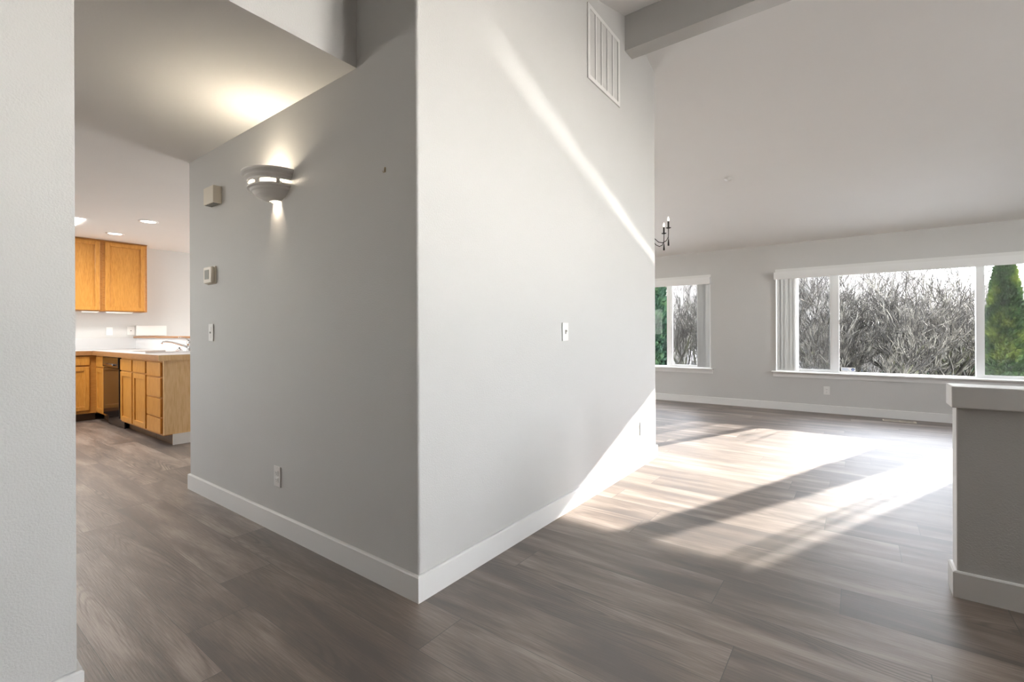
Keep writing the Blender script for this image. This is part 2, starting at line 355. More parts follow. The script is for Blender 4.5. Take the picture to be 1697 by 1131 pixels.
# ---------------------------------------------------------------- windows
def rect_frame(mb, x0, x1, z0, z1, y0, y1, w):
    mb.box(x0, x0 + w, y0, y1, z0, z1); mb.box(x1 - w, x1, y0, y1, z0, z1); mb.box(x0 + w, x1 - w, y0, y1, z0, z0 + w); mb.box(x0 + w, x1 - w, y0, y1, z1 - w, z1); return mb
def make_window(name, x0, x1, z0, z1, mull, screens, label):
    w = empty(name, ((x0 + x1) / 2, YW + 0.08, z0), label, kind='structure')
    fr = MB(); g = 0.001; rect_frame(fr, x0 + g, x1 - g, z0 + g, z1 - g, YW + 0.075, YW + 0.145, 0.032)
    for mx, mw in mull: fr.box(mx - mw / 2, mx + mw / 2, YW + 0.078, YW + 0.142, z0 + 0.033, z1 - 0.033)
    fr.build('window_frame', M['vinyl'], w)
    edges = [x0 + 0.033] + [q for mx, mw in mull for q in (mx - mw / 2 + 0.001, mx + mw / 2 - 0.001)] + [x1 - 0.033]
    for i in range(0, len(edges), 2):
        a, b_ = edges[i], edges[i + 1]; sash = i // 2 in screens
        if sash:
            s_ = MB(); rect_frame(s_, a, b_, z0 + 0.034, z1 - 0.034, YW + 0.09, YW + 0.118, 0.022); so_ = s_.build('sash', M['vinyl'], w)
            MB().box(a + .02, b_ - .02, YW + 0.103, YW + 0.106, z0 + 0.05, z1 - 0.05).build('pane', M['glass'], so_)
            MB().add([(a, YW + .137, z0 + .03), (b_, YW + .137, z0 + .03), (b_, YW + .137, z1 - .03), (a, YW + .137, z1 - .03)], [(0, 1, 2, 3)]).build('insect_screen', M['screen'], w)
        else:
            MB().box(a, b_, YW + 0.108, YW + 0.112, z0 + 0.034, z1 - 0.034).build('pane', M['glass'], w)
    MB().box(x0 + .001, x1 - .001, YW - 0.0005, YW + 0.072, 1.985, z1 - .0005).build('head_jamb', M['trim'], w)
    # stool and apron
    MB().bevbox(x0 - 0.045, x1 + 0.045, YW - 0.085, YW + 0.075, z0 + 0.001, z0 + 0.020, 0.004).build('window_sill', M['trim'], w)
    MB().box(x0 - 0.03, x1 + 0.03, YW - 0.018, YW - 0.001, z0 - 0.062, z0).build('apron', M['trim'], w)
    jb = MB(); jb.box(x0 + 0.0005, x0 + 0.012, YW - 0.004, YW + 0.075, z0 + 0.021, z1 - 0.001); jb.box(x1 - 0.012, x1 - 0.0005, YW - 0.004, YW + 0.075, z0 + 0.021, z1 - 0.001)
    jb.build('jamb', M['trim'], w)
    return w
w2 = make_window('window_2', *W2, [(-0.257, 0.085), (1.178, 0.055)], (0, 2), 'wide three-pane picture window with white vinyl frame')
w1 = make_window('window_1', *W1, [(-2.575, 0.07)], (1,), 'narrow sliding window with white frame left of the picture window')
# latches
MB().box(-0.222, -0.212, YW + 0.070, YW + 0.078, 1.24, 1.30).build('latch', M['white'], w2)
MB().box(-2.560, -2.552, YW + 0.066, YW + 0.078, 1.19, 1.25).build('latch', M['white'], w1)
# unseen windows added to carry the fill lamps, simple frames
def added_window(name, box_frame, label):
    w = empty(name, box_frame[0], label, kind='structure'); mb = MB()
    for b_ in box_frame[1]: mb.box(*b_)
    mb.build('window_frame', M['vinyl'], w)
def frame_boxes_x(x, y0, y1, z0, z1, n):
    r = [(x, x + .06, y0, y0 + .05, z0, z1), (x, x + .06, y1 - .05, y1, z0, z1), (x, x + .06, y0, y1, z0, z0 + .05), (x, x + .06, y0, y1, z1 - .05, z1)]
    for i in range(1, n): c = y0 + (y1 - y0) * i / n; r.append((x, x + .06, c - .03, c + .03, z0, z1))
    return r
added_window('added_window_3', ((4.44, 3.75, 1.25), frame_boxes_x(4.42, 2.95, 4.55, 1.25, 3.05, 1)), 'added unseen high side window of the living room')
added_window('added_window_4', ((4.44, 2.40, 0.9), frame_boxes_x(4.42, 2.15, 2.65, 0.9, 2.6, 1)), 'added unseen side window of the entry')

def frame_boxes_y(y, x0, x1, z0, z1):
    return [(x0, x0 + .05, y - .06, y, z0, z1), (x1 - .05, x1, y - .06, y, z0, z1), (x0 + .05, x1 - .05, y - .06, y, z0, z0 + .05), (x0 + .05, x1 - .05, y - .06, y, z1 - .05, z1)]
added_window('added_window_5', ((-6.8, -1.96, 1.05), frame_boxes_y(-1.92, -7.6, -6.0, 1.05, 2.1)), 'added unseen kitchen window facing the peninsula')
added_window('added_window_6', ((-6.2, 7.95, 0.3), frame_boxes_y(7.99, -7.3, -5.1, 0.3, 2.15)), 'added unseen breakfast nook window')
# vertical blinds
def blind(name, x0, x1, zt, stacks, label):
    r = empty(name, ((x0 + x1) / 2, YW - 0.05, zt), label, 'vertical blind')
    v = MB(); v.box(x0 - 0.006, x1 + 0.006, YW - 0.092, YW - 0.084, zt - 0.105, zt); v.box(x0 - 0.006, x1 + 0.006, YW - 0.084, YW - 0.001, zt - 0.008, zt); v.box(x0 - 0.006, x1 + 0.006, YW - 0.006, YW - 0.001, zt - 0.04, zt + 0.003)
    v.box(x0 - 0.006, x0 + 0.002, YW - 0.084, YW - 0.001, zt - 0.105, zt - 0.008); v.box(x1 - 0.002, x1 + 0.006, YW - 0.084, YW - 0.001, zt - 0.105, zt - 0.008)
    v.build('valance', M['vinyl'], r)
    MB().box(x0 + 0.006, x1 - 0.006, YW - 0.060, YW - 0.022, zt - 0.052, zt - 0.01).build('headrail', M['vinyl'], r)
    for (a, b_, n) in stacks:
        for i in range(n):
            cx = a + (b_ - a) * (i + 0.5) / n; ang = math.radians(random.uniform(58, 78)); hw = 0.044
            mb = MB(); rows = []
            for k in range(7):
                t = -1 + 2 * k / 6; bow = 0.006 * (1 - t * t)
                px = cx + math.cos(ang) * hw * t + math.sin(ang) * bow; py = YW - 0.036 + math.sin(ang) * hw * t * 0.80 - math.cos(ang) * bow
                rows.append((px, py))
            z0, z1 = 0.583, zt - 0.053
            vs = [(x, y, z0) for x, y in rows] + [(x, y, z1) for x, y in rows] + [(x + 0.0012, y, z0) for x, y in rows] + [(x + 0.0012, y, z1) for x, y in rows]
            fs = []
            for k in range(6): fs += [(k, k + 1, 8 + k, 7 + k), (14 + k, 21 + k, 22 + k, 15 + k)]
            mb.add(vs, fs, True); mb.build('vane', M['vane'], r)
    return r
blind('vertical_blind', -0.985, 1.93, 2.008, [(-0.945, -0.70, 11), (1.62, 1.89, 11)], 'white vertical blind drawn back to both ends of the wide picture window')
blind('vertical_blind', -3.30, -1.886, 2.008, [(-3.26, -3.10, 6), (-2.07, -1.915, 6)], 'white vertical blind drawn back at the narrow window beside the chandelier')

# small security sticker low on the big pane
st = empty('window_sticker', (-0.10, YW + 0.106, 0.60), 'small white window sticker with a round dark blue emblem low in the big pane', 'sticker')
MB().box(-0.195, -0.035, YW + 0.105, YW + 0.1075, 0.590, 0.640).build('backing', M['white'], st)
M['blue'] = simple('sticker_blue', (0.02, 0.04, 0.16), 0.4); M['grey'] = simple('sticker_grey', (0.35, 0.42, 0.55), 0.4)
MB().tube([(-0.062, YW + 0.1048, 0.615), (-0.062, YW + 0.1040, 0.615)], 0.019, 20).build('emblem', M['blue'], st)
tx = MB()
for k in range(3): tx.box(-0.185, -0.10 - 0.01 * k, YW + 0.1040, YW + 0.1048, 0.600 + 0.012 * k, 0.606 + 0.012 * k)
tx.build('small_print', M['grey'], st)
tc_ = MB(); tc_.tube([(-0.062, YW + 0.1039, 0.615), (-0.062, YW + 0.1036, 0.615)], 0.009, 16); tc_.build('emblem_dot', M['grey'], st)

# ---------------------------------------------------------------- electrical plates, local frame: u along wall, n out of wall
def plate_frame(kind, c, u, nrm, label, group=None, w=0.072, h=0.116, name=None, cat=None):
    """c: centre on the wall; u: horizontal unit; nrm: outward normal"""
    names = {'outlet': ('wall_outlet', 'outlet'), 'toggle': ('light_switch', 'light switch'), 'rocker': ('light_switch', 'light switch'), 'jack': ('phone_jack', 'wall jack'), 'blank': ('wall_outlet', 'outlet')}
    nm, ct = names[kind]; r = empty(nm, c, label, ct, group)
    u = Vector(u); n_ = Vector(nrm); C = Vector(c)
    def tf(mb):
        q = MB(); q.f = mb.f; q.sm = mb.sm; q.v = [tuple(C + u * v[0] + n_ * v[1] + Vector((0, 0, v[2]))) for v in mb.v]; return q
    e0 = 0.0008
    fixn(tf(MB().bevbox(-w / 2, w / 2, e0, 0.007, -h / 2, h / 2, 0.0025)).build('cover_plate', M['white'], r))
    if kind == 'outlet':
        for dz in (0.0195, -0.0195):
            s_ = fixn(tf(MB().bevbox(-0.017, 0.017, 0.0068, 0.0095, dz - 0.014, dz + 0.014, 0.002)).build('receptacle', M['white'], r))
            q = MB(); q.box(-0.0075, -0.0055, 0.0094, 0.0099, dz - 0.002, dz + 0.006); q.box(0.0055, 0.0075, 0.0094, 0.0099, dz - 0.002, dz + 0.005); q.box(-0.002, 0.002, 0.0094, 0.0099, dz - 0.010, dz - 0.006)
            fixn(tf(q).build('slots', M['dark'], s_))
    elif kind == 'toggle':
        q = MB().box(-0.006, 0.006, 0.0069, 0.0078, -0.013, 0.013); fixn(tf(q).build('toggle_slot', M['lcd'], r))
        q = MB().bevbox(-0.0045, 0.0045, 0.007, 0.020, 0.000, 0.011, 0.001); fixn(tf(q).build('toggle', M['white'], r))
    elif kind == 'rocker':
        for dz in (0.026, -0.026): fixn(tf(MB().bevbox(-0.012, 0.012, 0.0068, 0.010, dz - 0.012, dz + 0.012, 0.001)).build('button', M['white'], r))
        fixn(tf(MB().box(-0.003, 0.003, 0.0068, 0.0125, -0.006, 0.006)).build('indicator', M['lcd'], r))
    elif kind == 'jack':
        fixn(tf(MB().box(-0.006, 0.006, 0.0068, 0.0078, -0.006, 0.006)).build('jack_port', M['dark'], r))
    return r
plate_frame('rocker', (-3.546, YB, 1.140), (1, 0, 0), (0, -1, 0), 'white switch plate on the shaded grey wall below the thermostat')
plate_frame('outlet', (-2.653, YB, 0.317), (1, 0, 0), (0, -1, 0), 'white outlet low on the shaded grey wall under the sconce')
plate_frame('toggle', (XB, 2.555, 1.134), (0, 1, 0), (1, 0, 0), 'white single toggle switch on the bright wall facing the living room')
plate_frame('outlet', (XB, 3.835, 0.318), (0, 1, 0), (1, 0, 0), 'white outlet in the sunlit patch low on the bright wall')
plate_frame('outlet', (-0.358, YW, 0.315), (1, 0, 0), (0, -1, 0), 'white outlet on the far wall beneath the picture window')
plate_frame('blank', (XK, 1.955, 1.188), (0, 1, 0), (1, 0, 0), 'white plain plate on the kitchen wall under the upper cabinets')
plate_frame('jack', (XK, 2.205, 1.195), (0, 1, 0), (1, 0, 0), 'white jack plate with a small black port beside the low white panel', w=0.09, h=0.125)

# door chime box
ch = empty('door_chime', (-3.45, YB, 2.045), 'cream rectangular door chime box high on the shaded wall left of the sconce', 'door chime')
MB().bevbox(-3.525, -3.372, YB - 0.055, YB - 0.0006, 1.992, 2.104, 0.004).build('cover', M['almond'], ch)
q = MB(); 
for k in range(5): q.box(-3.515 + 0.028 * k, -3.497 + 0.028 * k, YB - 0.048, YB - 0.008, 1.9895, 1.9920)
q.build('sound_slots', M['lcd'], ch)
# thermostat
th = empty('thermostat', (-3.53, YB, 1.525), 'almond thermostat with a small grey display above the switch plate', 'thermostat')
MB().bevbox(-3.598, -3.462, YB - 0.010, YB - 0.0006, 1.468, 1.588, 0.004).build('back_plate', M['almond'], th)
MB().bevbox(-3.594, -3.466, YB - 0.034, YB - 0.010, 1.472, 1.584, 0.010, 3).build('housing', M['almond'], th)
MB().box(-3.565, -3.500, YB - 0.0355, YB - 0.034, 1.500, 1.562).build('display', M['lcd'], th)

# picture hook
hk = empty('picture_hook', (-1.692, YB, 1.85), 'tiny metal picture hook left in the shaded wall near the corner', 'hook')
MB().box(-1.697, -1.688, YB - 0.0015, YB - 0.0004, 1.845, 1.868).build('hook_plate', M['brass'], hk)
MB().tube([(-1.692, YB - 0.002, 1.862), (-1.692, YB - 0.004, 1.846), (-1.692, YB - 0.010, 1.841), (-1.692, YB - 0.014, 1.848)], 0.0014, 6).build('hook_bend', M['brass'], hk)

# ---------------------------------------------------------------- return air grille
g = empty('return_air_grille', (XB, 3.137, 3.13), 'large square white return air grille high on the bright wall', 'vent grille')
y0, y1, z0, z1 = 2.872, 3.402, 2.874, 3.392
fm = MB(); bw = 0.030
for (a, b_, c, d) in ((y0, y0 + bw, z0, z1), (y1 - bw, y1, z0, z1), (y0 + bw, y1 - bw, z0, z0 + bw), (y0 + bw, y1 - bw, z1 - bw, z1)):
    fm.box(XB + 0.0006, XB + 0.009, a, b_, c, d)
nc = 5; cwid = (y1 - y0 - 2 * bw) / nc
for k in range(1, nc): yy = y0 + bw + cwid * k; fm.box(XB + 0.0006, XB + 0.008, yy - 0.007, yy + 0.007, z0 + bw, z1 - bw)
fm.build('frame', M['grille'], g)
MB().box(XB + 0.0004, XB + 0.0012, y0 + bw, y1 - bw, z0 + bw, z1 - bw).build('duct_opening', M['dark'], g)
for c_ in range(nc):
    ho = MB()
    ye = y0 + bw + cwid * (c_ + 1) - 0.013 + (0.004 if c_ == nc - 1 else 0)
    for k in range(44):
        zz = z0 + bw + (z1 - z0 - 2 * bw) * (k + 0.25) / 44; ho.box(XB + .0074, XB + .0082, ye - 0.007, ye, zz, zz + 0.0055)
    ho.build('slot_column', M['dark'], g)
lv = MB(); nl = 44; pit = (z1 - z0 - 2 * bw) / nl
for k in range(nl):
    zz = z0 + bw + pit * k
    lv.add([(XB + .0012, y0 + bw, zz + pit * .25), (XB + .0075, y0 + bw, zz + pit * 0.80), (XB + .0075, y1 - bw, zz + pit * 0.80), (XB + .0012, y1 - bw, zz + pit * .25),
            (XB + .0012, y0 + bw, zz + pit * .0), (XB + .0075, y0 + bw, zz + pit * 0.50), (XB + .0075, y1 - bw, zz + pit * 0.50), (XB + .0012, y1 - bw, zz + pit * .0)],
           [(0, 1, 2, 3), (7, 6, 5, 4), (1, 5, 6, 2), (0, 4, 5, 1), (3, 2, 6, 7)])
fixn(lv.build('louvers', M['grille'], g))

# floor register
fr = empty('floor_register', (0.41, 7.63, 0.0), 'cream floor register with slots beside the far baseboard', 'floor vent')
MB().box(0.245, 0.575, 7.575, 7.69, 0.0005, 0.006).build('register_frame', M['almond'], fr)
q = MB()
for k in range(12): q.box(0.262 + 0.0125 * k, 0.268 + 0.0125 * k, 7.60, 7.665, 0.006, 0.0068)
for k in range(10): q.box(0.425 + 0.0125 * k, 0.431 + 0.0125 * k, 7.60, 7.665, 0.006, 0.0068)
q.build('register_slots', M['dark'], fr)

# ceiling sensor on the far slope
cy = 5.985; cz = zfar(cy); sl = math.atan(0.283)
sm_ = empty('ceiling_sensor', (-1.235, cy, cz), 'small white disc sensor on the sloped ceiling', 'ceiling sensor')
mb = MB(); mb.lathe([(0.0, -0.022), (0.012, -0.022), (0.016, -0.014), (0.040, -0.010), (0.044, -0.001)], (0, 0, 0), 24)
def tilt(mb, c, ang):
    q = MB(); q.f = mb.f; q.sm = mb.sm; Rm = Matrix.Rotation(ang, 3, 'X'); q.v = [tuple(Vector(c) + Rm @ Vector(v)) for v in mb.v]; return q
fixn(tilt(mb, (-1.235, cy, cz), -sl).build('sensor_body', M['white'], sm_))

# ---------------------------------------------------------------- wall sconce
SX, SY, SZ = -2.648, YB, 2.005
sc_ = empty('wall_sconce', (SX, SY, SZ), 'half-round white plaster wall sconce with glowing slots', 'wall sconce')
A0, A1 = math.pi, 2 * math.pi
def shell(prof, t=0.006):
    """closed thin half-lathe shell"""
    inner = [(max(r - t, 0.001), z) for r, z in reversed(prof)]
    p = prof + inner + [prof[0]]; mb = MB()
    for a, b_ in zip(p[:-1], p[1:]): mb.lathe([a, b_], (SX, SY - 0.0008, SZ), 48, A0, A1)
    return mb
up = [(0.176, 0.020), (0.180, 0.018), (0.180, 0.010), (0.174, 0.004), (0.166, 0.000), (0.160, -0.006), (0.163, -0.008), (0.163, -0.016), (0.157, -0.020), (0.150, -0.026), (0.150, -0.036)]
fixn(shell(up).build('rim', M['plaster'], sc_))
lo = [(0.141, -0.040), (0.147, -0.052), (0.146, -0.060), (0.136, -0.068), (0.130, -0.080), (0.118, -0.090), (0.090, -0.112), (0.058, -0.128)]
# outer lip that stands below the slot
lo = [(0.128, -0.050), (0.150, -0.062), (0.150, -0.070), (0.138, -0.074), (0.132, -0.084), (0.124, -0.088), (0.108, -0.104), (0.078, -0.120), (0.046, -0.130)]
fixn(shell(lo).build('bowl', M['plaster'], sc_))
for a in (math.radians(200), math.radians(245), math.radians(290), math.radians(335)):
    q = MB().lathe([(0.150, -0.034), (0.148, -0.064), (0.138, -0.060), (0.142, -0.034), (0.150, -0.034)], (SX, SY - 0.0008, SZ), 3, a - 0.06, a + 0.06)
    fixn(q.build('slot_bridge', M['plaster'], sc_))
MB().box(SX - 0.05, SX + 0.05, SY - 0.012, SY - 0.0008, SZ - 0.09, SZ - 0.02).build('mount_plate', M['white'], sc_)
bl = MB(); bl.lathe([(0.0, 0.012), (0.018, 0.004), (0.028, -0.020), (0.024, -0.045), (0.014, -0.062), (0.0, -0.064)], (SX, SY - 0.065, SZ), 16); fixn(bl.build('bulb', M['lampglow'], sc_))
def point(name, loc, e_, col, r=0.03):
    d = bpy.data.lights.new(name, 'POINT'); d.energy = e_; d.color = col; d.shadow_soft_size = r
    o = bpy.data.objects.new(name, d); COL.objects.link(o); o.location = loc; return o
point('sconce_lamp', (SX, SY - 0.065, SZ - 0.030), 44.0, (1, 0.86, 0.66), 0.032)

# flush lamp added as fill, unseen behind the near left wall
hl = empty('hall_fill_lamp', (-3.0, -0.9, 2.381), 'added unseen flush lamp filling the hall behind the near left wall', 'ceiling lamp')
fixn(MB().lathe([(0.0, -0.075), (0.07, -0.07), (0.12, -0.045), (0.14, -0.012), (0.14, -0.008)], (-3.0, -0.9, 2.381), 28).build('lamp_shade', M['bulb'], hl))
fixn(MB().lathe([(0.15, -0.007), (0.15, -0.0005), (0.0, -0.0005)], (-3.0, -0.9, 2.381), 28).build('lamp_base', M['white'], hl))
point('hall_fill_point', (-3.0, -0.9, 2.24), 13.0, (1, 0.93, 0.84), 0.08)

# ---------------------------------------------------------------- chandelier
CX, CY, CZ = -2.10, 5.53, 2.275
chn = empty('chandelier', (CX, CY, CZ), 'dark iron candle-style chandelier peeking out behind the wall', 'chandelier')
ctop = zfar(CY)
MB().tube([(CX, CY, CZ - 0.10), (CX, CY, ctop - 0.02)], 0.006, 8).build('stem', M['iron'], chn)
fixn(MB().lathe([(0.0, -0.10), (0.012, -0.10), (0.030, -0.06), (0.018, -0.03), (0.026, 0.0), (0.016, 0.05), (0.008, 0.10)], (CX, CY, CZ), 16).build('hub', M['iron'], chn))
fixn(MB().lathe([(0.0, -0.055), (0.05, -0.05), (0.06, -0.02), (0.06, -0.002)], (CX, CY, ctop), 20).build('canopy', M['iron'], chn))
for k in range(6):
    a = math.radians(-2 + 60 * k); d = Vector((math.cos(a), math.sin(a), 0)); C = Vector((CX, CY, CZ)); R_ = 0.305
    ctl = [(0.01, 0.0), (0.05, 0.02), (0.10, 0.005), (0.14, -0.045), (0.185, -0.090), (0.235, -0.105), (0.28, -0.085), (0.303, -0.045), (0.305, 0.0), (0.305, 0.055)]
    arm = MB().tube([C + d * r + Vector((0, 0, z + 0.03)) for r, z in ctl], 0.0045, 8).build('arm', M['iron'], chn)
    P = C + d * R_ + Vector((0, 0, 0.088))
    fixn(MB().lathe([(0.0, -0.006), (0.006, -0.006), (0.031, 0.004), (0.031, 0.007), (0.0, 0.003)], P, 14).build('drip_pan', M['iron'], arm))
    MB().tube([P + Vector((0, 0, 0.004)), P + Vector((0, 0, 0.083))], 0.0095, 10).build('candle_sleeve', M['iron'], arm)
    fixn(MB().lathe([(0.0, 0.0), (0.009, 0.004), (0.013, 0.020), (0.009, 0.038), (0.002, 0.056), (0.0, 0.057)], P + Vector((0, 0, 0.083)), 12).build('candle_bulb', M['bulb'], arm))
    Q = C + d * R_ + Vector((0, 0, -0.035))
    fixn(MB().lathe([(0.0, -0.085), (0.010, -0.083), (0.011, -0.07), (0.006, -0.012), (0.003, 0.0), (0.0015, 0.03), (0.0, 0.03)], Q, 10).build('pendant_drop', M['iron'], arm))

# ---------------------------------------------------------------- kitchen
def put(mb, origin, u, n_):
    """local (x=along u, y=out along normal, z=up) to world"""
    q = MB(); q.f = list(mb.f); q.sm = list(mb.sm); O = Vector(origin); u = Vector(u); n_ = Vector(n_)
    q.v = [tuple(O + u * v[0] + n_ * v[1] + Vector((0, 0, v[2]))) for v in mb.v]; return q
def panel_door(a, b_, z0, z1, origin, u, n_, parent, name='door', mat='oak'):
    mb = MB(); s_ = 0.055
    mb.bevbox(a, a + s_, 0.001, 0.020, z0, z1, 0.006, 2); mb.bevbox(b_ - s_, b_, 0.001, 0.020, z0, z1, 0.003, 1)
    mb.bevbox(a + s_ - .002, b_ - s_ + .002, 0.001, 0.0195, z0, z0 + s_, 0.003, 1); mb.bevbox(a + s_ - .002, b_ - s_ + .002, 0.001, 0.0195, z1 - s_, z1, 0.003, 1)
    o = fixn(put(mb, origin, u, n_).build(name, M[mat], parent))
    fixn(put(MB().box(a + s_ - 0.004, b_ - s_ + 0.004, 0.0015, 0.007, z0 + s_ - 0.004, z1 - s_ + 0.004), origin, u, n_).build('door_panel', M[mat], o)); return o
def drawer(a, b_, z0, z1, origin, u, n_, parent):
    return fixn(put(MB().bevbox(a, b_, 0.001, 0.020, z0, z1, 0.004, 2), origin, u, n_).build('drawer', M['oak'], parent))
def cab_body(a, b_, z0, z1, depth, origin, u, n_, parent, toe=True):
    mb = MB().box(a, b_, -depth, 0, z0, z1)
    if toe: fixn(put(MB().box(a + .001, b_ - .001, -depth, -0.075, 0.001, z0 - .0005), origin, u, n_).build('toe_kick', M['toe'], parent))
    return fixn(put(mb, origin, u, n_).build('body', M['oakx'], parent))
PF = 1.69; CT = 0.868
# peninsula: u=+X, n=-Y
OU, ON = (1, 0, 0), (0, -1, 0)
def pen(x): return (x, PF, 0)
c1 = empty('base_cabinet', (-7.95, PF + .3, 0), 'narrow oak base cabinet in the inner corner left of the dishwasher', 'cabinet')
cab_body(-8.149, -7.745, 0.10, CT, 0.56, (0, PF, 0), OU, ON, c1)
drawer(-8.095, -7.765, 0.715, 0.845, (0, PF, 0), OU, ON, c1); panel_door(-8.095, -7.765, 0.12, 0.70, (0, PF, 0), OU, ON, c1)
c2 = empty('base_cabinet', (-6.6, PF + .3, 0), 'oak sink base cabinet with two doors right of the dishwasher', 'cabinet')
cab_body(-7.068, -6.131, 0.10, CT, 0.56, (0, PF, 0), OU, ON, c2)
for a, b_ in ((-7.035, -6.615), (-6.575, -6.155)):
    drawer(a, b_, 0.715, 0.845, (0, PF, 0), OU, ON, c2); panel_door(a, b_, 0.12, 0.70, (0, PF, 0), OU, ON, c2)
c3 = empty('base_cabinet', (-5.9, PF + .3, 0), 'oak base cabinet with a stack of four drawers at the peninsula end', 'cabinet')
cab_body(-6.129, -5.662, 0.10, CT, 0.56, (0, PF, 0), OU, ON, c3)
for z0_, z1_ in ((0.70, 0.845), (0.49, 0.685), (0.29, 0.475), (0.12, 0.275)): drawer(-6.105, -5.69, z0_, z1_, (0, PF, 0), OU, ON, c3)
fixn(MB().box(-5.660, -5.640, PF - 0.004, 2.26, 0.112, CT).box(-5.660, -5.640, PF + 0.075, 2.26, 0.001, 0.1118).build('end_panel', M['oaklit'], c3))
struct('baseboard_kitchen', MB().box(-5.639, -5.625, PF + 0.07, 2.42, 0.0005, BH), M['trim'])
# wall run: u=-Y, n=+X face X=-8.15
WUx, WNx = (0, -1, 0), (1, 0, 0)
c4 = empty('base_cabinet', (-8.45, 1.2, 0), 'oak base cabinet with one wide drawer and door against the kitchen wall', 'cabinet')
cab_body(-1.688, -0.95, 0.10, CT, 0.59, (-8.15, 0, 0), WUx, WNx, c4)
drawer(-1.615, -1.12, 0.735, 0.85, (-8.15, 0, 0), WUx, WNx, c4); panel_door(-1.615, -1.12, 0.14, 0.715, (-8.15, 0, 0), WUx, WNx, c4)
# uppers
def upper(ya, yb, label, filler=0.03):
    c = empty('wall_cabinet', (-8.6, (ya + yb) / 2, 1.465), label, 'cabinet', 'upper cabinets')
    fixn(MB().box(-8.749, -8.43, ya, yb, 1.465, 2.445).build('body', M['oakx'], c))
    fixn(MB().box(-8.749, -8.405, ya, yb, 2.4455, 2.452).build('crown', M['oakedge'], c))
    panel_door(-(yb - filler), -(ya + filler), 1.475, 2.43, (-8.43, 0, 0), WUx, WNx, c); return c
upper(1.8105, 2.317, 'oak wall cabinet with one door at the right end of the kitchen wall', 0.026)
upper(1.30, 1.8095, 'oak wall cabinet with one door, next one left on the kitchen wall', 0.026)
for o in bpy.data.objects:
    if o.name.startswith('wall_cabinet'): del o['group']
# under cabinet strips
for i, (ya, yb) in enumerate(((1.60, 1.78), (1.86, 2.16))):
    u_ = empty('under_cabinet_light', (-8.55, (ya + yb) / 2, 1.4645), ('slim white light strip under the right oak wall cabinet' if i else 'slim white light strip under the left oak wall cabinet'), 'light strip')
    MB().bevbox(-8.52, -8.46, ya, yb, 1.448, 1.4645, 0.003, 1).build('housing', M['white'], u_)
    MB().box(-8.515, -8.465, ya + .01, yb - .01, 1.4462, 1.448).build('diffuser', M['bulb'], u_)
# dishwasher
dw = empty('dishwasher', (-7.4, PF + .3, 0), 'glossy black dishwasher built in between oak base cabinets', 'dishwasher')
MB().box(-7.743, -7.070, PF + 0.02, PF + 0.55, 0.10, CT - 0.002).build('tub', M['black'], dw)
dd = MB().bevbox(-7.735, -7.080, PF - 0.022, PF + 0.018, 0.13, 0.725, 0.005, 1).build('door', M['black'], dw)
MB().bevbox(-7.735, -7.080, PF - 0.030, PF + 0.018, 0.73, CT - 0.006, 0.006, 1).build('control_panel', M['black'], dw)
MB().bevbox(-7.60, -7.22, PF - 0.052, PF - 0.030, 0.755, 0.775, 0.006, 2).build('handle', M['chrome'], dw)
MB().box(-7.735, -7.080, PF + 0.03, PF + 0.045, 0.001, 0.0995).build('kick_plate', M['black'], dw)
# countertop (L) with wood edge
ct = empty('countertop', (-7.2, 1.95, CT), 'white laminate L-shaped countertop with an oak front edge', 'countertop')
y_f = PF - 0.035
lm = MB(); lm.box(-8.748, -8.125, 0.95, 2.257, CT + 0.001, 0.925); lm.box(-8.125, -7.08, y_f, 2.257, CT + 0.001, 0.925)
lm.box(-7.08, -6.32, y_f, 1.735, CT + 0.001, 0.925); lm.box(-7.08, -6.32, 2.15, 2.257, CT + 0.001, 0.925); lm.box(-6.32, -5.63, y_f, 2.257, CT + 0.001, 0.925)
lm.build('counter_surface', M['laminate'], ct)
MB().box(-8.124, -5.62, y_f - 0.019, y_f - 0.0005, 0.866, 0.922).box(-8.1245, -8.106, 0.95, y_f - 0.02, 0.866, 0.922).build('edge_band', M['oakedge'], ct)
MB().box(-5.629, -5.611, y_f - 0.019, 2.257, 0.866, 0.922).build('edge_band', M['oaklit'], ct)
# sink
sk = empty('sink', (-6.7, 1.94, 0.926), 'white drop-in sink in the peninsula countertop', 'sink')
rect = MB()
def ring(mb, x0, x1, y0_, y1_, w_, z0_, z1_):
    mb.box(x0, x0 + w_, y0_, y1_, z0_, z1_); mb.box(x1 - w_, x1, y0_, y1_, z0_, z1_); mb.box(x0 + w_, x1 - w_, y0_, y0_ + w_, z0_, z1_); mb.box(x0 + w_, x1 - w_, y1_ - w_, y1_, z0_, z1_)
ring(rect, -7.10, -6.30, 1.715, 2.17, 0.04, 0.9255, 0.936); rect.build('rim', M['laminate'], sk)
bs = MB(); ring(bs, -7.065, -6.335, 1.745, 2.14, 0.012, 0.75, 0.9252); bs.box(-7.065, -6.335, 1.745, 2.14, 0.742, 0.7498); bs.build('basin', M['laminate'], sk)
